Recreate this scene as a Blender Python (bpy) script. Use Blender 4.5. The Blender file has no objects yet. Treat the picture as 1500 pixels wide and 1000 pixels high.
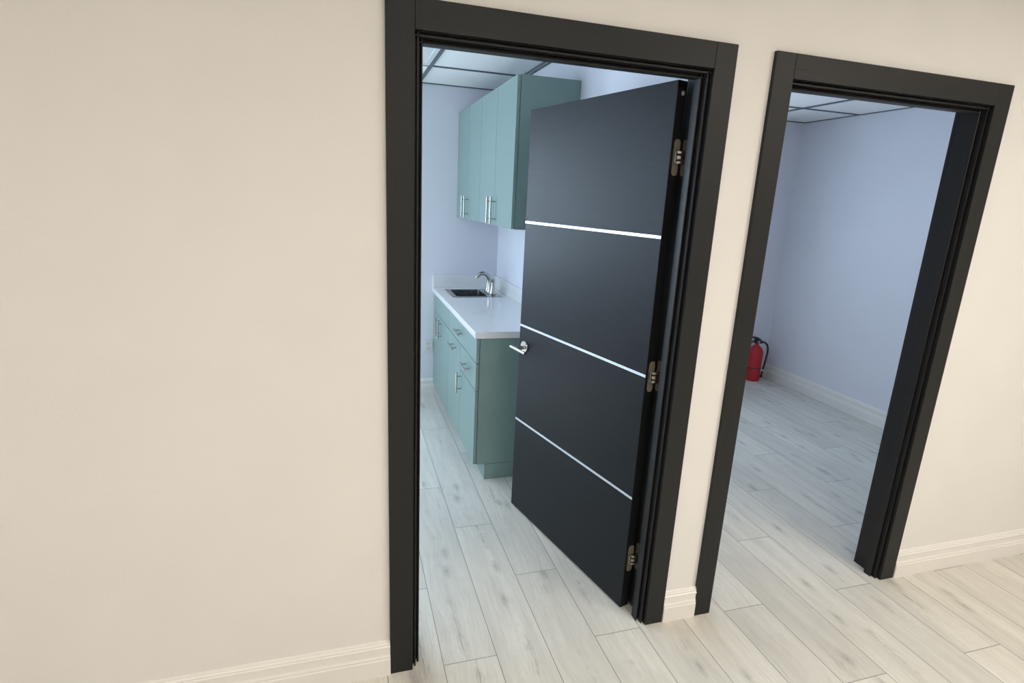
import bpy, bmesh, math
from mathutils import Vector, Matrix
PI = math.pi
S = bpy.context.scene
COL = S.collection

# ------------------------------------------------------------------ camera
cam_d = bpy.data.cameras.new('camera')
cam = bpy.data.objects.new('camera', cam_d)
COL.objects.link(cam)
cam_d.sensor_fit = 'HORIZONTAL'
cam_d.sensor_width = 36.0
cam_d.lens = 819.13 * 36.0 / 1500.0
cam_d.clip_start = 0.05
yw, pt, rl = math.radians(17.0993), math.radians(14.3168), math.radians(2.7802)
F = Vector((math.sin(yw)*math.cos(pt), math.cos(yw)*math.cos(pt), -math.sin(pt)))
R0 = Vector((math.cos(yw), -math.sin(yw), 0))
U0 = R0.cross(F)
Rv = R0*math.cos(rl) + U0*math.sin(rl)
Uv = -R0*math.sin(rl) + U0*math.cos(rl)
cam.matrix_world = Matrix(((Rv.x, Uv.x, -F.x, -0.1977), (Rv.y, Uv.y, -F.y, -1.6686), (Rv.z, Uv.z, -F.z, 1.642), (0, 0, 0, 1)))
S.camera = cam

# ------------------------------------------------------------------ world, light, exposure
S.view_settings.view_transform = 'Standard'
S.view_settings.look = 'None'
S.view_settings.gamma = 1
S.view_settings.use_curve_mapping = False
S.view_settings.exposure = 0.0
W = bpy.data.worlds.new('world')
S.world = W
W.use_nodes = True
W.node_tree.nodes['Background'].inputs[0].default_value = (0.55, 0.72, 1.0, 1)
W.node_tree.nodes['Background'].inputs[1].default_value = 1.2

def area(name, loc, rot, sx, sy, power, col, spread=PI):
    l = bpy.data.lights.new(name, 'AREA')
    l.shape = 'RECTANGLE'
    l.size, l.size_y = sx, sy
    l.energy = power
    l.color = col
    l.spread = spread
    o = bpy.data.objects.new(name, l)
    o.location = loc
    o.rotation_euler = rot
    COL.objects.link(o)
    return o

WARM = (1.0, 0.925, 0.83)
COOL = (0.66, 0.84, 1.0)
area('hall_light', (0.6, -2.3, 2.66), (0, 0, 0), 1.2, 0.6, 31, WARM)
area('hall_light', (2.6, -1.9, 2.66), (0, 0, 0), 1.2, 0.6, 52, WARM)
area('hall_light', (-1.6, -2.6, 2.66), (0, 0, 0), 1.2, 0.6, 39, (1.0, 0.93, 0.86))
# daylight entering through the two windows of the far wall
area('window_daylight', (-1.3, 3.03, 1.55), (-PI/2, 0, 0), 1.15, 1.25, 54, COOL)
area('window_daylight', (2.1, 3.03, 1.55), (-PI/2, 0, 0), 0.95, 1.25, 33, COOL)
area('window_daylight', (-2.50, 2.12, 1.55), (0, -PI/2, 0), 1.25, 1.20, 38, COOL)  # added lamp outside the invented left window, brightens right wall and cabinet fronts
# sun through the added left window: it lands on the kitchen floor left of the doorway and bounces up
sun_d = bpy.data.lights.new('sun', 'SUN')
sun_d.energy = 22.0
sun_d.angle = math.radians(1.0)
sun_d.color = (0.72, 0.86, 1.0)
sun = bpy.data.objects.new('sun', sun_d)
sun.rotation_euler = Vector((0.62, 0.10, -0.78)).to_track_quat('-Z', 'Y').to_euler()
COL.objects.link(sun)

# ------------------------------------------------------------------ materials
class NT:
    def __init__(s, name):
        s.m = bpy.data.materials.new(name)
        s.m.use_nodes = True
        s.t = s.m.node_tree
        s.b = s.t.nodes['Principled BSDF']
    def n(s, typ, **kw):
        nd = s.t.nodes.new(typ)
        for k, v in kw.items():
            setattr(nd, k, v)
        return nd
    def put(s, sock, v):
        if v is None:
            return
        if hasattr(v, 'node'):
            s.t.links.new(v, sock)
        elif isinstance(v, (tuple, list)) and len(v) == 3 and sock.type == 'RGBA':
            sock.default_value = (*v, 1)
        else:
            sock.default_value = v
    def math(s, op, a, b=None, c=None, clamp=False):
        nd = s.n('ShaderNodeMath', operation=op, use_clamp=clamp)
        for i, v in enumerate((a, b, c)):
            s.put(nd.inputs[i], v)
        return nd.outputs[0]
    def xyz(s, a, b, c):
        nd = s.n('ShaderNodeCombineXYZ')
        for i, v in enumerate((a, b, c)):
            s.put(nd.inputs[i], v)
        return nd.outputs[0]
    def sep(s, v):
        nd = s.n('ShaderNodeSeparateXYZ')
        s.put(nd.inputs[0], v)
        return nd.outputs
    def coord(s):
        return s.n('ShaderNodeTexCoord').outputs['Object']
    def noise(s, vec, scale=5, detail=4, rough=0.5, dist=0.0):
        nd = s.n('ShaderNodeTexNoise')
        s.put(nd.inputs['Vector'], vec)
        nd.inputs['Scale'].default_value = scale
        nd.inputs['Detail'].default_value = detail
        nd.inputs['Roughness'].default_value = rough
        nd.inputs['Distortion'].default_value = dist
        return nd.outputs[0]
    def rng(s, v, a, b, c=0.0, d=1.0, smooth=True):
        nd = s.n('ShaderNodeMapRange', interpolation_type='SMOOTHSTEP' if smooth else 'LINEAR')
        for i, q in enumerate((v, a, b, c, d)):
            s.put(nd.inputs[i], q)
        return nd.outputs[0]
    def mix(s, f, a, b, blend='MIX'):
        nd = s.n('ShaderNodeMix', data_type='RGBA', blend_type=blend)
        s.put(nd.inputs[0], f)
        s.put(nd.inputs[6], a)
        s.put(nd.inputs[7], b)
        return nd.outputs[2]
    def scalev(s, v, sc):
        nd = s.n('ShaderNodeVectorMath', operation='MULTIPLY')
        s.put(nd.inputs[0], v)
        nd.inputs[1].default_value = sc
        return nd.outputs[0]
    def bump(s, h, strength, dist=0.002):
        nd = s.n('ShaderNodeBump')
        nd.inputs['Strength'].default_value = strength
        nd.inputs['Distance'].default_value = dist
        s.put(nd.inputs['Height'], h)
        s.put(s.b.inputs['Normal'], nd.outputs[0])
    def set(s, col=None, rough=None, metal=None, spec=None, coat=None):
        s.put(s.b.inputs['Base Color'], col)
        s.put(s.b.inputs['Roughness'], rough)
        s.put(s.b.inputs['Metallic'], metal)
        s.put(s.b.inputs['Specular IOR Level'], spec)
        s.put(s.b.inputs['Coat Weight'], coat)
        return s.m

def paint(name, col, rough=0.5, var=0.03, scale=6, bump=0.15, bscale=160, spec=0.5):
    t = NT(name)
    c = t.coord()
    f = t.noise(c, scale, 4)
    a = tuple(x*(1-var) for x in col)
    b = tuple(min(1, x*(1+var)) for x in col)
    if bump:
        t.bump(t.noise(c, bscale, 2), bump, 0.0008)
    return t.set(t.mix(t.rng(f, .3, .7), a, b), rough, 0, spec)

def metal(name, col, rough=0.25, brush=(1, 1, 30)):
    t = NT(name)
    c = t.coord()
    f = t.noise(t.scalev(c, brush), 60, 2)
    return t.set(t.mix(f, tuple(x*.92 for x in col), col), t.rng(f, .2, .8, rough*.8, rough*1.25), 1)

def grain(name, dark, light, rough, along, dens=1.0, bump=0.25, spec=0.5):
    """fine straight wood grain running along the given axis"""
    t = NT(name)
    c = t.coord()
    sc = [70*dens, 70*dens, 70*dens]
    sc['xyz'.index(along)] = 2.2*dens
    f = t.noise(t.scalev(c, tuple(sc)), 4, 6, 0.65)
    sc2 = [22, 22, 22]
    sc2['xyz'.index(along)] = 1.0
    g = t.noise(t.scalev(c, tuple(sc2)), 2, 3, 0.5)
    k = t.math('MULTIPLY', t.rng(f, .3, .72), t.rng(g, .2, .8, .6, 1.0))
    t.bump(f, bump, 0.0006)
    return t.set(t.mix(k, dark, light), t.rng(f, .3, .7, rough*.9, rough*1.12), 0, spec)

M = {}
M['wall'] = paint('wall_paint', (0.80, 0.785, 0.76), 0.6, 0.012, 3, 0.35, 90)
M['wall_room'] = paint('lavender_white_wall_paint', (0.75, 0.755, 0.825), 0.55, 0.012, 3, 0.3, 90)
M['trimwhite'] = paint('white_trim_paint', (0.82, 0.80, 0.765), 0.35, 0.01, 5, 0.05, 60)
M['casing'] = grain('black_wood_casing', (0.0105, 0.011, 0.0115), (0.0175, 0.018, 0.0185), 0.5, 'z', 1, 0.2, 0.35)
M['casing_x'] = grain('black_wood_casing_across', (0.0105, 0.011, 0.0115), (0.0175, 0.018, 0.0185), 0.5, 'x', 1, 0.2, 0.35)
M['leaf'] = grain('black_wood_door', (0.001, 0.002, 0.0035), (0.010, 0.013, 0.017), 0.40, 'x', 1.0, 0.6, 0.23)
M['cab'] = paint('sage_green_laminate', (0.215, 0.312, 0.290), 0.32, 0.02, 4, 0.0)
M['cabin'] = paint('cabinet_inside', (0.10, 0.14, 0.14), 0.6, 0.02, 4, 0.0)
M['counter'] = paint('white_countertop', (0.80, 0.80, 0.81), 0.02, 0.012, 14, 0.0, spec=0.85)
M['nickel'] = metal('brushed_nickel', (0.52, 0.505, 0.48), 0.2)
M['steel'] = metal('sink_steel', (0.33, 0.34, 0.35), 0.25)
M['alu'] = metal('aluminium_inlay', (0.80, 0.82, 0.85), 0.28, (20, 1, 1))
M['bronze'] = paint('hinge_bronze', (0.25, 0.22, 0.165), 0.4, 0.05, 30, 0)
M['bronze'].node_tree.nodes['Principled BSDF'].inputs['Metallic'].default_value = 0.35
M['hinge_metal'] = metal('hinge_metal', (0.36, 0.34, 0.30), 0.35)
M['edge'] = paint('black_door_edge', (0.005, 0.006, 0.007), 0.5, 0.05, 8, 0, spec=0.3)
M['tbar'] = paint('grey_ceiling_grid', (0.105, 0.12, 0.14), 0.5, 0.02, 5, 0.0)
M['plastic'] = paint('white_plastic', (0.74, 0.75, 0.75), 0.3, 0.01, 5, 0.0)
M['slot'] = paint('dark_slot', (0.03, 0.03, 0.035), 0.6, 0.01, 5, 0.0)
M['red'] = paint('red_enamel', (0.50, 0.012, 0.022), 0.3, 0.04, 8, 0.0)
M['black'] = paint('black_rubber', (0.014, 0.016, 0.018), 0.45, 0.05, 8, 0.0)
M['pin'] = paint('grey_pin', (0.30, 0.29, 0.29), 0.4, 0.02, 8, 0.0)
t = NT('ceiling_tile')
c = t.coord()
sp = t.noise(c, 130, 3, 0.7)
t.bump(sp, 0.3, 0.0006)
M['tile'] = t.set(t.mix(t.rng(sp, .35, .62), (0.88, 0.89, 0.90), (0.94, 0.95, 0.96)), 0.9, 0, 0.2)
t = NT('window_glass')
g = t.n('ShaderNodeBsdfGlossy'); g.inputs['Roughness'].default_value = 0.02
tr = t.n('ShaderNodeBsdfTransparent')
mx = t.n('ShaderNodeMixShader')
mx.inputs[0].default_value = 0.07; t.t.links.new(tr.outputs[0], mx.inputs[1]); t.t.links.new(g.outputs[0], mx.inputs[2])
t.t.links.new(mx.outputs[0], t.t.nodes['Material Output'].inputs[0])
M['glass'] = t.m

def floor_material():
    t = NT('vinyl_plank_floor')
    m = t.math
    x, y, z = t.sep(t.coord())
    PW, PL = 0.1983, 1.266
    X = m('DIVIDE', m('SUBTRACT', x, 0.1105), PW)
    k = m('FLOOR', X); fx = m('SUBTRACT', X, k)
    off = m('DIVIDE', m('FLOORED_MODULO', m('MULTIPLY', k, 2.0), 3.0), 3.0)
    Y = m('SUBTRACT', m('DIVIDE', m('ADD', y, 0.022), PL), off)
    j = m('FLOOR', Y); fy = m('SUBTRACT', Y, j)
    wn = t.n('ShaderNodeTexWhiteNoise', noise_dimensions='3D')
    t.put(wn.inputs[0], t.xyz(k, j, 3.7))
    r = wn.outputs['Value']
    rc = t.sep(wn.outputs['Color'])
    wn2 = t.n('ShaderNodeTexWhiteNoise', noise_dimensions='3D')
    t.put(wn2.inputs[0], t.xyz(k, j, 9.1))
    rd = t.sep(wn2.outputs['Color'])
    ex = m('MULTIPLY', m('MINIMUM', fx, m('SUBTRACT', 1.0, fx)), PW)
    ey = m('MULTIPLY', m('MINIMUM', fy, m('SUBTRACT', 1.0, fy)), PL)
    gap = t.rng(m('MINIMUM', ex, ey), 0.0007, 0.0020, 1.0, 0.0)
    ox = m('MULTIPLY', r, 57.0)
    oy = m('MULTIPLY', rc[1], 31.0)
    gx = m('ADD', x, ox); gy = m('ADD', y, oy)
    # gentle sideways wander of the grain
    wob = m('MULTIPLY', m('SUBTRACT', t.noise(t.xyz(m('MULTIPLY', gx, 3.0), m('MULTIPLY', gy, 2.2), r), 1.6, 2), 0.5), 0.06)
    gxw = m('ADD', gx, wob)
    fine = t.noise(t.xyz(m('MULTIPLY', gxw, 75.0), m('MULTIPLY', gy, 3.2), r), 1.0, 6, 0.7)
    mid = t.noise(t.xyz(m('MULTIPLY', gxw, 20.0), m('MULTIPLY', gy, 1.5), r), 1.0, 5, 0.6)
    speck = t.noise(t.xyz(m('MULTIPLY', gxw, 260.0), m('MULTIPLY', gy, 24.0), r), 1.0, 4, 0.7)
    blot = t.noise(t.xyz(m('MULTIPLY', gx, 7.0), m('MULTIPLY', gy, 3.0), r), 1.0, 4, 0.6)
    col = t.mix(t.rng(mid, .3, .7), (0.64, 0.62, 0.558), (0.755, 0.735, 0.665))
    col = t.mix(m('MULTIPLY', t.rng(fine, .48, .75), 0.42), col, (0.45, 0.43, 0.40))
    col = t.mix(m('MULTIPLY', t.rng(blot, .5, .75), 0.35), col, (0.54, 0.515, 0.47))
    col = t.mix(m('MULTIPLY', t.rng(speck, .50, .70), m('MULTIPLY', t.rng(mid, .35, .65), 0.38)), col, (0.42, 0.40, 0.365))
    # long crack near the middle of a plank, broken up along its length
    cx = m('ADD', 0.5, m('MULTIPLY', m('SUBTRACT', rc[2], 0.5), 0.35))
    wander = m('MULTIPLY', m('SUBTRACT', t.noise(t.xyz(r, m('MULTIPLY', gy, 2.4), 0.3), 1.0, 5, 0.6), 0.5), 0.32)
    dcr = m('ABSOLUTE', m('SUBTRACT', m('SUBTRACT', fx, cx), wander))
    brk = t.rng(t.noise(t.xyz(ox, m('MULTIPLY', gy, 2.6), 8.0), 1.0, 4, 0.7), .50, .66)
    crack = m('MULTIPLY', t.rng(dcr, 0.0, 0.013, 1.0, 0.0), brk)
    halo = m('MULTIPLY', t.rng(dcr, 0.0, 0.16, 1.0, 0.0), brk)
    col = t.mix(m('MULTIPLY', m('MULTIPLY', halo, t.rng(speck, .40, .62)), 0.80), col, (0.42, 0.40, 0.37))
    col = t.mix(m('MULTIPLY', crack, 0.62), col, (0.25, 0.24, 0.215))
    # two star-shaped knots to a plank
    for a, b in ((rc[0], rd[0]), (rd[1], rd[2])):
        kx = m('ADD', 0.28, m('MULTIPLY', a, 0.44))
        dx = m('MULTIPLY', m('SUBTRACT', fx, kx), PW)
        dy = m('MULTIPLY', m('SUBTRACT', fy, b), PL)
        d = m('SQRT', m('ADD', m('MULTIPLY', dx, dx), m('MULTIPLY', m('MULTIPLY', dy, dy), 0.14)))
        dn = m('ADD', d, m('MULTIPLY', m('SUBTRACT', t.noise(t.xyz(m('MULTIPLY', gx, 90.0), m('MULTIPLY', gy, 45.0), r), 1.0, 6, 0.8), 0.5), 0.042))
        col = t.mix(m('MULTIPLY', t.rng(dn, 0.0, 0.026, 1.0, 0.0), 0.50), col, (0.33, 0.315, 0.29))
        col = t.mix(m('MULTIPLY', t.rng(dn, -0.008, 0.006, 1.0, 0.0), 0.60), col, (0.22, 0.21, 0.195))
    tone = t.rng(rd[0], 0.0, 1.0, 0.93, 1.05, False)
    cm = t.n('ShaderNodeVectorMath', operation='SCALE')
    t.put(cm.inputs[0], col); t.put(cm.inputs['Scale'], tone)
    col = t.mix(m('MULTIPLY', gap, 0.8), cm.outputs[0], (0.13, 0.12, 0.105))
    h = m('SUBTRACT', m('MULTIPLY', fine, 0.25), m('MULTIPLY', gap, 1.0))
    t.bump(h, 0.35, 0.001)
    return t.set(col, t.rng(fine, .3, .7, 0.42, 0.52), 0, 0.45)
M['floor'] = floor_material()

# ------------------------------------------------------------------ mesh helpers
class MB:
    def __init__(s):
        s.bm = bmesh.new()
    def box(s, x0, x1, y0, y1, z0, z1):
        v = [s.bm.verts.new((x, y, z)) for z in (z0, z1) for x, y in ((x0, y0), (x1, y0), (x1, y1), (x0, y1))]
        for f in ((3, 2, 1, 0), (4, 5, 6, 7), (0, 1, 5, 4), (1, 2, 6, 5), (2, 3, 7, 6), (3, 0, 4, 7)):
            s.bm.faces.new([v[i] for i in f])
        return s
    def prism(s, pts, a, b, fn):
        """closed 2D outline pts swept from a to b; fn(p, q, w) -> 3D"""
        A = [s.bm.verts.new(fn(p, q, a)) for p, q in pts]
        B = [s.bm.verts.new(fn(p, q, b)) for p, q in pts]
        n = len(pts)
        s.bm.faces.new(A[::-1]); s.bm.faces.new(B)
        for i in range(n):
            s.bm.faces.new((A[i], A[(i+1) % n], B[(i+1) % n], B[i]))
        return s
    def tube(s, path, rad, n=14, cap=True):
        path = [Vector(p) for p in path]
        if not isinstance(rad, (list, tuple)):
            rad = [rad]*len(path)
        rings = []
        up = None
        for i, p in enumerate(path):
            d = (path[min(i+1, len(path)-1)] - path[max(i-1, 0)]).normalized()
            if up is None:
                up = d.orthogonal().normalized()
            a = (up - d*up.dot(d)).normalized(); up = a
            b = d.cross(a)
            rings.append([s.bm.verts.new(p + (a*math.cos(2*PI*k/n) + b*math.sin(2*PI*k/n))*rad[i]) for k in range(n)])
        for r0, r1 in zip(rings, rings[1:]):
            for k in range(n):
                s.bm.faces.new((r0[k], r0[(k+1) % n], r1[(k+1) % n], r1[k]))
        if cap:
            s.bm.faces.new(rings[0][::-1]); s.bm.faces.new(rings[-1])
        return s
    def lathe(s, prof, c=(0, 0, 0), axis='z', n=32):
        """prof: list of (radius, height)"""
        c = Vector(c)
        def P(r, h, a):
            u, v = r*math.cos(a), r*math.sin(a)
            return c + Vector({'z': (u, v, h), 'x': (h, u, v), 'y': (u, h, v)}[axis])
        rings = [[s.bm.verts.new(P(r, h, 2*PI*k/n)) for k in range(n)] for r, h in prof]
        for r0, r1 in zip(rings, rings[1:]):
            for k in range(n):
                s.bm.faces.new((r0[k], r0[(k+1) % n], r1[(k+1) % n], r1[k]))
        s.bm.faces.new(rings[0][::-1]); s.bm.faces.new(rings[-1])
        return s
    def build(s, name, mat, parent=None, loc=None, bevel=0, smooth=False, seg=2):
        bmesh.ops.recalc_face_normals(s.bm, faces=s.bm.faces)
        me = bpy.data.meshes.new(name)
        if loc is not None:
            bmesh.ops.translate(s.bm, vec=-Vector(loc), verts=s.bm.verts)
        s.bm.to_mesh(me); s.bm.free()
        me.materials.append(mat)
        o = bpy.data.objects.new(name, me)
        COL.objects.link(o)
        if loc is not None and parent is None:
            o.location = loc
        if parent is not None:
            o.parent = parent
        if smooth:
            for p in me.polygons:
                p.use_smooth = True
            try:
                me.set_sharp_from_angle(angle=math.radians(38))
            except Exception:
                pass
        if bevel:
            b = o.modifiers.new('bevel', 'BEVEL')
            b.width = bevel; b.segments = seg; b.limit_method = 'ANGLE'
            b.angle_limit = math.radians(40)
            b.harden_normals = False
        return o

def tag(o, label=None, cat=None, group=None, kind=None):
    for k, v in (('label', label), ('category', cat), ('group', group), ('kind', kind)):
        if v:
            o[k] = v
    return o
def empty(name, loc, rz=0, **kw):
    o = bpy.data.objects.new(name, None)
    o.empty_display_size = 0.1
    COL.objects.link(o)
    o.location = loc
    o.rotation_euler = (0, 0, rz)
    return tag(o, **kw)
def copy_tree(o, parent=None):
    c = o.copy(); COL.objects.link(c); c.parent = parent
    for ch in list(o.children):
        copy_tree(ch, c)
    return c
def rrect(x0, x1, y0, y1, r, n=5):
    pts = []
    for cx, cy, a0 in ((x1-r, y1-r, 0), (x0+r, y1-r, PI/2), (x0+r, y0+r, PI), (x1-r, y0+r, 1.5*PI)):
        for i in range(n+1):
            a = a0 + PI/2*i/n
            pts.append((cx+r*math.cos(a), cy+r*math.sin(a)))
    return pts

# ------------------------------------------------------------------ dimensions
TH = 0.115                     # thickness of the front wall
OW, OH = 0.930, 2.065          # clear width and height inside the casing
CW = 0.0772                    # casing width
D2 = 1.232                     # start of second opening
XR = 1.0295                    # kitchen right wall face
FY = 2.852                     # far wall face
KC = 2.443                     # height of the dropped ceiling
HC = 2.70                      # hall ceiling
R2X = 3.918                    # right wall face of second room
RO = 0.018                     # rough opening margin

# ------------------------------------------------------------------ setting
tag(MB().box(-4.2, 5.6, -4.2, FY+0.20, -0.05, 0).build('floor', M['floor']), kind='structure')
w = MB()
w.box(-4.2, -RO, 0, TH, 0, HC).box(OW+RO, D2-RO, 0, TH, 0, HC).box(D2+OW+RO, 5.6, 0, TH, 0, HC)
w.box(-RO, OW+RO, 0, TH, OH+RO, HC).box(D2-RO, D2+OW+RO, 0, TH, OH+RO, HC)
tag(w.build('wall_front', M['wall']), kind='structure')
# far wall with two window openings
WIN = ((-1.90, -0.70, 0.90, 2.20), (1.60, 2.60, 0.90, 2.20))
w = MB()
xs = -2.45
for x0, x1, z0, z1 in WIN:
    w.box(xs, x0, FY, FY+0.14, 0, HC)
    w.box(x0, x1, FY, FY+0.14, 0, z0).box(x0, x1, FY, FY+0.14, z1, HC)
    xs = x1
w.box(xs, R2X+0.12, FY, FY+0.14, 0, HC)
tag(w.build('wall_far', M['wall_room']), kind='structure')
tag(MB().box(XR, XR+0.115, TH, FY, 0, HC).build('wall_partition', M['wall_room']), kind='structure')
LW = (1.50, 2.72, 0.90, 2.20)  # opening for an unseen left window, added to bring in more light
w = MB().box(-2.45, -2.33, TH, LW[0], 0, HC).box(-2.45, -2.33, LW[1], FY, 0, HC)
w.box(-2.45, -2.33, LW[0], LW[1], 0, LW[2]).box(-2.45, -2.33, LW[0], LW[1], LW[3], HC)
tag(w.build('wall_left', M['wall_room']), kind='structure')
tag(MB().box(R2X, R2X+0.12, TH, FY, 0, HC).build('wall_right', M['wall_room']), kind='structure')
tag(MB().box(-4.2, 5.6, -4.3, -4.2, 0, HC).build('wall_back', M['wall']), kind='structure')
tag(MB().box(-4.3, -4.2, -4.3, TH, 0, HC).build('wall_hall_left', M['wall']), kind='structure')
tag(MB().box(5.6, 5.7, -4.3, TH, 0, HC).build('wall_hall_right', M['wall']), kind='structure')
tag(MB().box(-4.3, 5.7, -4.3, TH, HC, HC+0.05).box(-2.45, R2X+.12, TH, FY+0.14, HC, HC+0.05).build('ceiling', M['trimwhite']), kind='structure')

# dropped tile ceilings of the kitchen and of the second room: board, then grid bars below it
def drop_ceiling(x0, x1, gx, gy):
    o = MB().box(x0, x1, TH, FY, KC+0.004, KC+0.02).build('ceiling', M['tile'])
    tag(o, kind='structure')
    bw = 0.012
    g = MB()
    for x in gx:
        hb = 0.0055 if x == 0.990 else bw
        g.box(x-hb, x+hb, TH, FY, KC-0.004, KC+0.004)
    xs = [x0] + list(gx) + [x1]
    for y in gy:
        for a, b in zip(xs, xs[1:]):
            a2 = a + (bw if a != x0 else 0); b2 = b - (bw if b != x1 else 0)
            g.box(a2, b2, y-bw*.75, y+bw*.75, KC-0.003, KC+0.004)
    g.build('grid_bars', M['tbar'], o)
    a = MB()
    a.box(x1-0.010, x1, TH, FY, KC-0.003, KC+0.004).box(x0, x0+0.012, TH, FY, KC-0.003, KC+0.004)
    a.box(x0+.012, x1-.012, FY-0.008, FY, KC-0.003, KC+0.004).box(x0+.012, x1-.012, TH, TH+0.012, KC-0.003, KC+0.004)
    a.build('wall_angle', M['tbar'], o)
drop_ceiling(-2.33, XR, [0.373-.61*k for k in range(4, 0, -1)] + [0.373, 0.990], [2.258-.61*k for k in range(3, -1, -1)])
drop_ceiling(XR+0.115, R2X, [1.5, 2.11, 2.72, 3.33], [0.43, 1.04, 1.65, 2.26])

# baseboards: moulded profile (depth, height)
BB = [(0, 0), (0.020, 0), (0.020, 0.066), (0.0175, 0.069), (0.0175, 0.076), (0.0155, 0.079), (0.0135, 0.084), (0.0125, 0.105), (0.0155, 0.108),
      (0.0155, 0.115), (0.012, 0.118), (0.012, 0.123), (0.0085, 0.127), (0.0065, 0.133), (0.004, 0.135), (0, 0.135)]
def baseboard(side, a, b, fn):
    o = MB().prism(BB, a, b, fn).build('baseboard_'+side, M['trimwhite'])
    tag(o, kind='structure')
front = lambda d, h, x: (x, -d, h)
baseboard('front_left', -4.2, -CW, front)
baseboard('front_middle', OW+CW, D2-CW, front)
baseboard('front_right', D2+OW+CW, 5.6, front)
baseboard('far', -2.33, 0.575, lambda d, h, x: (x, FY-d, h))
baseboard('far_right', XR+0.115, R2X, lambda d, h, x: (x, FY-d, h))
baseboard('left', TH, FY, lambda d, h, y: (-2.33+d, y, h))
baseboard('partition', TH, 1.28, lambda d, h, y: (XR-d, y, h))
baseboard('right', TH, FY-.02, lambda d, h, y: (R2X-d, y, h))

# windows (frame, sash bar, pane)
for i, (x0, x1, z0, z1) in enumerate(WIN):
    y0 = FY+0.03
    f = MB()
    f.box(x0, x0+.05, y0, y0+.07, z0, z1).box(x1-.05, x1, y0, y0+.07, z0, z1)
    f.box(x0+.05, x1-.05, y0, y0+.07, z0, z0+.05).box(x0+.05, x1-.05, y0, y0+.07, z1-.05, z1)
    wo = f.build('window_%d' % (i+1), M['plastic'], bevel=0.003)
    tag(wo, kind='structure')
    MB().box(x0+.05, x1-.05, y0+.02, y0+.05, (z0+z1)/2-.02, (z0+z1)/2+.02).build('sash_bar', M['plastic'], wo)
    MB().box(x0+.05, x1-.05, y0+.030, y0+.036, z0+.05, z1-.05).build('pane', M['glass'], wo)
    MB().box(x0-.03, x1+.03, FY-0.03, FY+.03, z0-.03, z0-.001).build('window_sill', M['trimwhite'], wo, bevel=0.004)

y0, y1, z0, z1 = LW
f = MB()
f.box(-2.43, -2.36, y0, y0+.05, z0, z1).box(-2.43, -2.36, y1-.05, y1, z0, z1)
f.box(-2.43, -2.36, y0+.05, y1-.05, z0, z0+.05).box(-2.43, -2.36, y0+.05, y1-.05, z1-.05, z1)
wo = tag(f.build('window_3', M['plastic'], bevel=0.003), kind='structure')  # invented window, added for the lamp and sun behind it
MB().box(-2.41, -2.38, y0+.05, y1-.05, (z0+z1)/2-.02, (z0+z1)/2+.02).build('sash_bar', M['plastic'], wo)
MB().box(-2.398, -2.392, y0+.05, y1-.05, z0+.05, z1-.05).build('pane', M['glass'], wo)
MB().box(-2.36, -2.30, y0-.03, y1+.03, z0-.03, z0-.001).build('window_sill', M['trimwhite'], wo, bevel=0.004)

# ------------------------------------------------------------------ door frames
# section (d = distance into the opening from the casing edge, y) with a seal groove at each step
JP = [(-RO+.001, 0.0005), (0.0, 0.0005), (0.0012, 0.0005), (0.0012, 0.014), (0.0080, 0.014), (0.0080, 0.0), (0.0125, 0.0), (0.0125, 0.018),
      (0.0135, 0.018), (0.0135, 0.031), (0.0205, 0.031), (0.0205, 0.0175), (0.0225, 0.0165), (0.0250, 0.0175), (0.0250, 0.052), (0.0, 0.052), (0.0, TH-.0005), (-RO+.001, TH-.0005)]
def door_frame(n, x0, label):
    root = empty('trim_%d' % n, (x0, 0, 0), kind='structure')
    x1 = x0+OW
    loc = (x0, 0, 0)
    cd = 0.015
    for a, b in ((x0-CW, x0), (x1, x1+CW)):
        MB().box(a, b, -cd, 0, 0, OH+CW).build('casing', M['casing'], root, loc, bevel=0.0012)
        MB().box(a, b, TH, TH+cd, 0, OH+CW).build('casing', M['casing'], root, loc, bevel=0.0012)
    for ya, yb in ((-cd, 0), (TH, TH+cd)):
        MB().box(x0+.0008, x1-.0008, ya, yb, OH, OH+CW).build('casing', M['casing_x'], root, loc, bevel=0.0012)
    top = OH - 0.0245
    MB().prism(JP, 0, OH, lambda d, y, z: (x0+d, y, z)).build('jamb', M['casing'], root, loc)
    MB().prism(JP, 0, OH, lambda d, y, z: (x1-d, y, z)).build('jamb', M['casing'], root, loc)
    MB().prism(JP, x0, x1, lambda d, y, x: (x, y, OH-d)).build('head_jamb', M['casing_x'], root, loc)
    return root
door_frame(1, 0.0, '')
door_frame(2, D2, '')

# ------------------------------------------------------------------ door leaf, ajar
DW, DT, DB, DZ = 0.917, 0.0418, 0.012, 2.045
ang = math.radians(180-76.534)
door = empty('door_1', (0.8704, 0.0883, 0), ang, kind='structure')
MB().box(0, DW, -DT, 0, DB, DZ).build('door_leaf', M['leaf'], door, bevel=0.0012)
for z in (1.5346, 1.0238, 0.5166):
    MB().box(0.0008, DW-.0008, -0.001, 0.0012, z-.0052, z+.0052).build('inlay_strip', M['alu'], door)
hz = 0.921
MB().box(-0.0006, 0.0, -DT+.0015, -.0015, DB+.002, DZ-.002).build('edge_band', M['edge'], door)
h = MB().lathe([(0.030, 0), (0.030, 0.006), (0.028, 0.009), (0.012, 0.0095)], (0.860, 0, hz), 'y', 40).build('door_handle', M['nickel'], door, smooth=True)
MB().lathe([(0.0115, 0.008), (0.0095, 0.014), (0.0085, 0.058)], (0.860, 0, hz-.004), 'y', 24).build('neck', M['nickel'], h, smooth=True)
MB().tube([(0.903, 0.058, hz-.004), (0.901, 0.058, hz-.004), (0.766, 0.058, hz-.006), (0.764, 0.058, hz-.006)], [.006, .0082, .0082, .006], 20).build('lever', M['nickel'], h, smooth=True)
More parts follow.
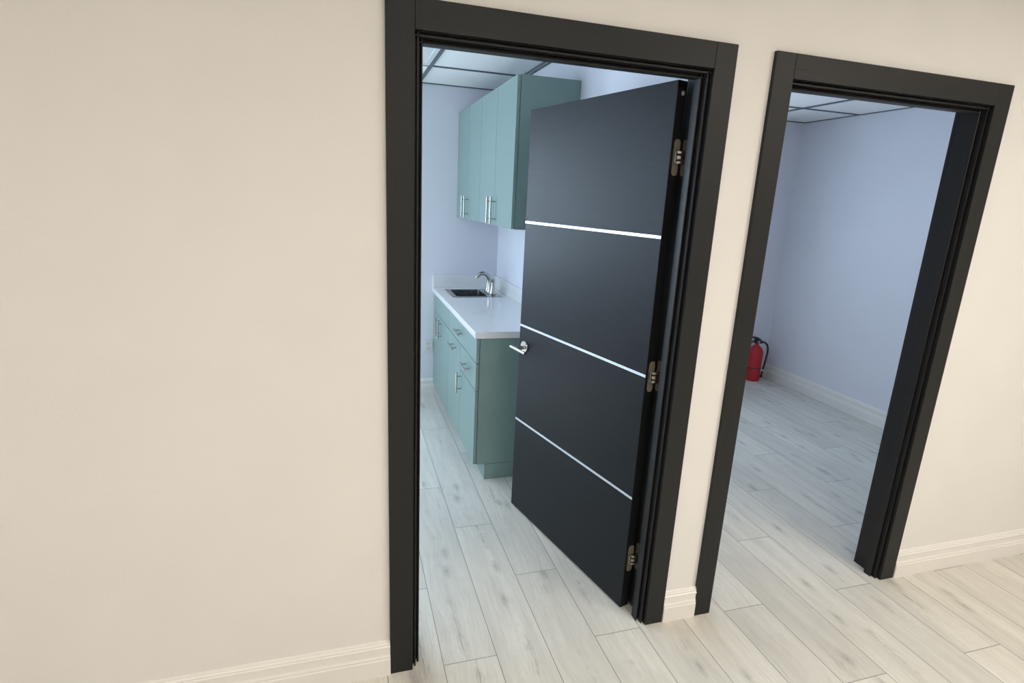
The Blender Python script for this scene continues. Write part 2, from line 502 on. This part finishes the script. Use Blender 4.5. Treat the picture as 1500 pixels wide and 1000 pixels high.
# the same handle on the far face
h2 = MB().lathe([(0.030, -DT), (0.030, -DT-0.006), (0.028, -DT-0.009), (0.012, -DT-0.0095)], (0.860, 0, hz), 'y', 40).build('door_handle', M['nickel'], door, smooth=True)
MB().lathe([(0.0115, -DT-0.008), (0.0085, -DT-0.058)], (0.860, 0, hz-.004), 'y', 24).build('neck', M['nickel'], h2, smooth=True)
MB().tube([(0.903, -DT-0.058, hz-.004), (0.901, -DT-0.058, hz-.004), (0.766, -DT-0.058, hz-.006), (0.764, -DT-0.058, hz-.006)], [.006, .0082, .0082, .006], 20).build('lever', M['nickel'], h2, smooth=True)
MB().lathe([(0.0075, 0.001), (0.0075, -0.0015), (0.006, -0.0025), (0.0035, -0.0025), (0.003, -0.0015)], (0, -0.025, 2.006), 'x', 24).build('edge_pin', M['pin'], door, smooth=True)

def plate_pts(yc, w, z0, z1):
    """upright plate outline with round ends"""
    r = w/2
    pts = []
    for i in range(9):
        a = PI*i/8
        pts.append((yc + r*math.cos(a), z1 - r + r*math.sin(a)))
    for i in range(9):
        a = PI + PI*i/8
        pts.append((yc + r*math.cos(a), z0 + r + r*math.sin(a)))
    return pts
ca, sa = math.cos(ang), math.sin(ang)
def to_local(x, y):
    dx, dy = x-0.8704, y-0.0883
    return (dx*ca + dy*sa, -dx*sa + dy*ca)
for zc in (1.803, 1.020, 0.240):
    hg = MB().prism(plate_pts(-0.0255, 0.028, zc-.060, zc+.060), 0.0, -0.0024, lambda a, b, w_: (w_, a, b)).build('hinge', M['bronze'], door, bevel=0.0006)
    # frame side plate (sits on the jamb face, plane x = 0.930)
    pp = plate_pts(0.0985, 0.026, zc-.060, zc+.060)
    MB().prism(pp, 0.9285, 0.9298, lambda a, b, w_: (*to_local(w_, a), b)).build('frame_plate', M['bronze'], hg)
    # knuckle bodies and three linking arms
    k = MB()
    k.box(-0.012, 0.0, -0.037, -0.012, zc-.020, zc+.020)
    k.build('knuckle', M['hinge_metal'], hg, bevel=0.0025)
    jx = 0.9285
    q = [to_local(jx, 0.088), to_local(jx, 0.110), to_local(jx-.006, 0.110), to_local(jx-.006, 0.088)]
    MB().prism(q, zc-.018, zc+.018, lambda a, b, w_: (a, b, w_)).build('knuckle', M['hinge_metal'], hg, bevel=0.002)
    for dz, hgt in ((-.0165, .0042), (0.0, .0060), (.0165, .0042)):
        a0 = Vector((*to_local(jx-.002, 0.093), 0)); a2 = Vector((-0.006, -0.020, 0))
        a1 = Vector((*to_local(0.908, 0.070), 0))
        pts = [a0.lerp(a1, u).lerp(a1.lerp(a2, u), u) for u in [i/8 for i in range(9)]]
        outl, inn = [], []
        for i, p in enumerate(pts):
            d = (pts[min(i+1, 8)]-pts[max(i-1, 0)]).normalized()
            nrm = Vector((-d.y, d.x, 0))*0.004
            outl.append(((p+nrm).x, (p+nrm).y)); inn.append(((p-nrm).x, (p-nrm).y))
        MB().prism(outl + inn[::-1], zc+dz-hgt, zc+dz+hgt, lambda a, b, w_: (a, b, w_)).build('link_arm', M['hinge_metal'], hg, bevel=0.0008)

# ------------------------------------------------------------------ cabinets
CF = 0.506      # front face of base doors
UF = 0.679      # front face of wall doors
G = 0.0024      # half gap between fronts
def bar_vertical(parent, name, xf, y, z0, z1, loc):
    """bar pull standing off the face x = xf (towards -x)"""
    xb = xf - 0.032
    m_ = MB().tube([(xb, y, z0), (xb, y, z0+.001), (xb, y, z1-.001), (xb, y, z1)], [.005, .006, .006, .005], 14)
    for z in (z0+.027, z1-.027):
        m_.tube([(xf, y, z), (xb, y, z)], .0045, 10)
    return m_.build(name, M['nickel'], parent, loc, smooth=True)
def bar_horizontal(parent, name, xf, yc, z, loc, half=0.082):
    xb = xf - 0.032
    m_ = MB().tube([(xb, yc-half, z), (xb, yc-half+.001, z), (xb, yc+half-.001, z), (xb, yc+half, z)], [.005, .006, .006, .005], 14)
    for y in (yc-half*.6, yc+half*.6):
        m_.tube([(xf, y, z), (xb, y, z)], .0045, 10)
    return m_.build(name, M['nickel'], parent, loc, smooth=True)
def carcass(x0, x1, y0, y1, z0, z1, root, loc, top=True):
    th = 0.016
    b = MB()
    b.box(x0, x1, y0, y0+th, z0, z1).box(x0, x1, y1-th, y1, z0, z1)
    b.box(x1-.006, x1, y0+th, y1-th, z0, z1).box(x0, x1-.006, y0+th, y1-th, z0, z0+th)
    if top:
        b.box(x0, x1-.006, y0+th, y1-th, z1-th, z1)
    else:
        b.box(x0, x0+.07, y0+th, y1-th, z1-th, z1)
    return b.build('body', M['cab'], root, loc, bevel=0.0008)
def frontp(name, root, loc, xf, y0, y1, z0, z1):
    return MB().box(xf, xf+0.018, y0+G, y1-G, z0+G, z1-G).build(name, M['cab'], root, loc, bevel=0.001)

Y0, YM, YS, YE = 1.287, 1.728, 2.165, FY
ZB, ZT = 0.102, 0.875
# drawer cabinet
loc = (CF, Y0, 0)
c1 = empty('base_cabinet', loc, label='sage green base cabinet nearest the open door with bare end panel and drawers', cat='cabinet', group='base cabinets under the white countertop')
carcass(CF+.0205, XR-.0008, Y0+.003, YS-.0005, ZB, ZT, c1, loc)
MB().box(CF+.021, XR-.0012, Y0, Y0+.003, ZB, ZT).build('end_panel', M['cab'], c1, loc)
MB().box(0.577, XR-.03, Y0+.002, YS-.0005, 0, ZB-.003).build('toe_kick', M['cab'], c1, loc)
d = frontp('drawer', c1, loc, CF, Y0, YS, 0.725, ZT-.004); bar_horizontal(d, 'handle', CF, 1.735, 0.806, loc)
d = frontp('drawer', c1, loc, CF, Y0, YM, 0.560, 0.725); bar_horizontal(d, 'handle', CF, 1.512, 0.646, loc)
d = frontp('door', c1, loc, CF, Y0, YM, ZB, 0.560); bar_vertical(d, 'handle', CF, 1.680, 0.418, 0.575-.02, loc)
d = frontp('pull_out_door', c1, loc, CF, YM, YS, ZB, 0.725); bar_horizontal(d, 'handle', CF, 1.925, 0.663, loc)
# sink cabinet
loc = (CF, YS, 0)
c2 = empty('base_cabinet', loc, label='sage green base cabinet under the sink against the far wall, two tall handles', cat='cabinet', group='base cabinets under the white countertop')
carcass(CF+.0205, XR-.0008, YS+.0005, YE-.0005, ZB, ZT, c2, loc, top=False)
MB().box(0.577, XR-.03, YS+.0005, YE-.022, 0, ZB-.003).build('toe_kick', M['cab'], c2, loc)
frontp('false_front', c2, loc, CF, YS, YE, 0.725, ZT-.004)
ys = 2.508
d = frontp('door', c2, loc, CF, YS, ys, ZB, 0.725); bar_vertical(d, 'handle', CF, 2.452, 0.572, 0.722, loc)
d = frontp('door', c2, loc, CF, ys, YE-.003, ZB, 0.725); bar_vertical(d, 'handle', CF, 2.555, 0.572, 0.722, loc)

# wall cabinets
UZ0, UZ1 = 1.479, 2.260
UY = (1.299, 1.689, 2.078, 2.462, FY-.002)
for i, lab in ((0, 'sage green wall cabinet nearest the open door, dark side panel showing'), (2, 'sage green wall cabinet in the far corner above the sink')):
    a, m0, b = UY[i], UY[i+1], UY[i+2]
    loc = (UF, a, UZ0)
    c = empty('wall_cabinet', loc, label=lab, cat='cabinet', group='wall cabinets above the countertop')
    carcass(UF+.0205, XR-.0003, a+.0005, b-.0005, UZ0, UZ1, c, loc)
    d = frontp('door', c, loc, UF, a, m0, UZ0, UZ1); bar_vertical(d, 'handle', UF, m0-.045, UZ0+.012, UZ0+.168, loc)
    d = frontp('door', c, loc, UF, m0, b, UZ0, UZ1); bar_vertical(d, 'handle', UF, m0+.045, UZ0+.012, UZ0+.168, loc)

# countertop with a cut-out for the sink
X0, Y1c = 0.494, 1.275
SX0, SX1, SY0, SY1 = 0.569, 0.949, 2.360, 2.730
def slab_hole(x0, x1, y0, y1, hx0, hx1, hy0, hy1, z0, z1):
    m_ = MB()
    P = [(x0, y0), (x1, y0), (x1, y1), (x0, y1)]; Q = [(hx0, hy0), (hx1, hy0), (hx1, hy1), (hx0, hy1)]
    V = {}
    for k, z in enumerate((z0, z1)):
        for n_, L in (('o', P), ('i', Q)):
            for i, (x, y) in enumerate(L):
                V[(n_, k, i)] = m_.bm.verts.new((x, y, z))
    for i in range(4):
        j = (i+1) % 4
        m_.bm.faces.new((V['o', 1, i], V['o', 1, j], V['i', 1, j], V['i', 1, i]))
        m_.bm.faces.new((V['o', 0, i], V['i', 0, i], V['i', 0, j], V['o', 0, j]))
        m_.bm.faces.new((V['o', 0, i], V['o', 0, j], V['o', 1, j], V['o', 1, i]))
        m_.bm.faces.new((V['i', 0, i], V['i', 1, i], V['i', 1, j], V['i', 0, j]))
    return m_
ct = slab_hole(X0, XR-.0005, Y1c, FY-.0005, SX0+.02, SX1-.02, SY0+.02, SY1-.02, 0.876, 0.914).build('countertop', M['counter'], bevel=0.0015)
tag(ct, 'glossy white countertop with backsplash running to the far wall', 'countertop')
MB().box(XR-.020, XR-.0005, Y1c, FY-.0005, 0.9142, 1.014).build('backsplash', M['counter'], ct, bevel=0.0015)
MB().box(X0, XR-.0205, FY-.020, FY-.0005, 0.9142, 1.014).build('backsplash', M['counter'], ct, bevel=0.0015)

# sink
def loft(rings_pts):
    m_ = MB()
    rings = [[m_.bm.verts.new((x, y, z)) for x, y in pts] for pts, z in rings_pts]
    for r0, r1 in zip(rings, rings[1:]):
        n = len(r0)
        for k in range(n):
            m_.bm.faces.new((r0[k], r0[(k+1) % n], r1[(k+1) % n], r1[k]))
    return m_, rings
bx0, bx1, by0, by1 = 0.610, 0.846, 2.396, 2.698
rp = [(rrect(SX0, SX1, SY0, SY1, .010), 0.9142), (rrect(SX0+.001, SX1-.001, SY0+.001, SY1-.001, .010), 0.9172),
      (rrect(bx0-.004, bx1+.004, by0-.004, by1+.004, .022), 0.9172), (rrect(bx0, bx1, by0, by1, .020), 0.913),
      (rrect(bx0+.003, bx1-.003, by0+.003, by1-.003, .025), 0.790), (rrect(bx0+.02, bx1-.02, by0+.02, by1-.02, .03), 0.772)]
m_, rings = loft(rp)
m_.bm.faces.new(rings[-1])
sink = m_.build('sink', M['steel'], smooth=True)
tag(sink, 'square stainless steel drop-in sink set in the white countertop', 'sink')
MB().lathe([(0.038, 0.7722), (0.038, 0.7745), (0.030, 0.7745), (0.026, 0.773)], (0.728, 2.547, 0), 'z', 28).build('drain', M['nickel'], sink, smooth=True)

# faucet
fx, fy, fz = 0.896, 2.545, 0.9173
fa = empty('faucet', (fx, fy, fz), label='brushed nickel faucet with arched spout standing behind the sink bowl', cat='faucet')
loc = (fx, fy, fz)
MB().prism(rrect(fx-.026, fx+.026, fy-.098, fy+.098, .024), fz, fz+.008, lambda a, b, w_: (a, b, w_)).build('base_plate', M['nickel'], fa, loc, bevel=0.002)
cps = [(.000, .008), (.000, .050), (-.002, .085), (-.010, .118), (-.030, .143), (-.056, .153), (-.082, .148), (-.103, .130), (-.110, .117)]
P3 = [Vector((fx+a, fy, fz+b)) for a, b in cps]
path, rad = [], []
rr = [.026, .019, .0160, .0155, .0152, .0148, .0144, .0140, .0138]
for i in range(len(P3)-1):
    p0 = P3[max(i-1, 0)]; p1 = P3[i]; p2 = P3[i+1]; p3 = P3[min(i+2, len(P3)-1)]
    for k in range(5):
        u = k/5
        path.append(0.5*((2*p1) + (p2-p0)*u + (2*p0-5*p1+4*p2-p3)*u*u + (3*p1-p0-3*p2+p3)*u**3))
        rad.append(rr[i]*(1-u)+rr[i+1]*u)
path.append(P3[-1]); rad.append(rr[-1])
MB().tube(path, rad, 20).build('spout', M['nickel'], fa, loc, smooth=True)
for sy in (-1, 1):
    yc = fy + sy*0.070
    MB().lathe([(.027, .008), (.025, .014), (.019, .034), (.0145, .060), (.0120, .078), (.0125, .086), (.010, .092)], (fx+.004, yc, fz), 'z', 24).build('valve_body', M['nickel'], fa, loc, smooth=True)
    k = MB().lathe([(.009, .0915), (.010, .100), (.0145, .108), (.015, .113), (.010, .118), (.003, .119)], (fx+.004, yc, fz), 'z', 24)
    k.build('knob', M['nickel'], fa, loc, smooth=True)

# outlet on the far wall
ox, oz = 0.4630, 0.420
ou = tag(MB().prism(rrect(ox-.035, ox+.035, oz-.058, oz+.058, .005), FY-.006, FY-.0005, lambda a, b, w_: (a, w_, b)).build('electrical_outlet', M['plastic'], bevel=0.0015),
         'white electrical outlet low on the far wall beside the cabinets', 'outlet')
for dz in (-.021, .021):
    r_ = MB().prism(rrect(ox-.0165, ox+.0165, oz+dz-.0145, oz+dz+.0145, .008), FY-.0075, FY-.006, lambda a, b, w_: (a, w_, b)).build('receptacle', M['plastic'], ou)
    s_ = MB().box(ox-.0085, ox-.0060, FY-.0079, FY-.0075, oz+dz-.002, oz+dz+.008).box(ox+.0060, ox+.0085, FY-.0079, FY-.0075, oz+dz-.002, oz+dz+.007)
    s_.prism(rrect(ox-.003, ox+.003, oz+dz-.011, oz+dz-.005, .0028), FY-.0079, FY-.0075, lambda a, b, w_: (a, w_, b))
    s_.build('slots', M['slot'], r_)

# recessed panel light in the dropped ceiling
lx0, lx1, ly0, ly1 = 0.373-.61+.012, 0.373-.012, 1.648+.009, 2.258-.009
cl = empty('ceiling_light', ((lx0+lx1)/2, (ly0+ly1)/2, KC), label='square recessed light panel in the dropped tile ceiling', cat='ceiling light')
loc = tuple(cl.location)
slab_hole(lx0+.001, lx1-.001, ly0+.001, ly1-.001, lx0+.03, lx1-.03, ly0+.03, ly1-.03, KC-.002, KC+.0035).build('frame', M['plastic'], cl, loc)
MB().box(lx0+.03, lx1-.03, ly0+.03, ly1-.03, KC+.0005, KC+.0035).build('diffuser', M['plastic'], cl, loc)

# ------------------------------------------------------------------ fire extinguisher in the second room
ex, ey = 3.690, 2.752
fe = empty('fire_extinguisher', (ex, ey, 0), label='red fire extinguisher with black hose standing in the corner of the next room', cat='fire extinguisher')
loc = (ex, ey, 0)
r = 0.070
MB().lathe([(r-.006, 0), (r, .004), (r, .285), (r-.004, .305), (r-.014, .325), (r-.030, .343), (.024, .356), (.019, .362), (.018, .378)], (ex, ey, 0), 'z', 40).build('cylinder', M['red'], fe, loc, smooth=True)
MB().lathe([(r+.0012, .128), (r+.0012, .138)], (ex, ey, 0), 'z', 40).build('strap', M['black'], fe, loc, smooth=True)
rt = Vector((0.75, -0.66, 0)).normalized()
C0 = Vector((ex, ey, 0))
def at(u, z): return C0 + rt*u + Vector((0, 0, z))
v = MB()
v.lathe([(.022, .375), (.024, .380), (.024, .405), (.018, .412)], (ex, ey, 0), 'z', 24)
v.tube([at(-.020, .398), at(.045, .392)], .017, 14)
v.tube([at(-.012, .378), at(-.012, .420)], .020, 14)
v.build('valve', M['black'], fe, loc, smooth=True)
def strap3(pts, w_, th, name):
    nrm = Vector((rt.y, -rt.x, 0))
    m3 = MB()
    top = [at(u, z+th/2) for u, z in pts]; bot = [at(u, z-th/2) for u, z in pts]
    A = [[m3.bm.verts.new(p + nrm*s*w_/2) for p in top + bot[::-1]] for s in (-1, 1)]
    n = len(A[0])
    m3.bm.faces.new(A[0][::-1]); m3.bm.faces.new(A[1])
    for i in range(n):
        m3.bm.faces.new((A[0][i], A[0][(i+1) % n], A[1][(i+1) % n], A[1][i]))
    m3.build(name, M['black'], fe, loc, bevel=0.002)
strap3([(.030, .412), (.0, .428), (-.035, .432), (-.068, .424)], .028, .012, 'lever')
strap3([(-.015, .400), (-.045, .385), (-.070, .362), (-.082, .338)], .028, .012, 'carry_handle')
MB().lathe([(.013, 0), (.015, .004), (.013, .010)], tuple(at(.0, .393) + Vector((0, -0.030, 0))), 'y', 20).build('gauge', M['pin'], fe, loc, smooth=True)
hp = [(.040, .392), (.066, .394), (.088, .378), (.101, .345), (.105, .305), (.101, .240), (.094, .180), (.088, .120)]
MB().tube([at(*q) for q in hp], .0095, 14).build('hose', M['black'], fe, loc, smooth=True)
MB().tube([at(.088, .118), at(.087, .106)], .011, 14).build('ring', M['plastic'], fe, loc, smooth=True)
MB().tube([at(.087, .105), at(.084, .070), at(.081, .040)], [.009, .010, .014], 14).build('nozzle', M['black'], fe, loc, smooth=True)
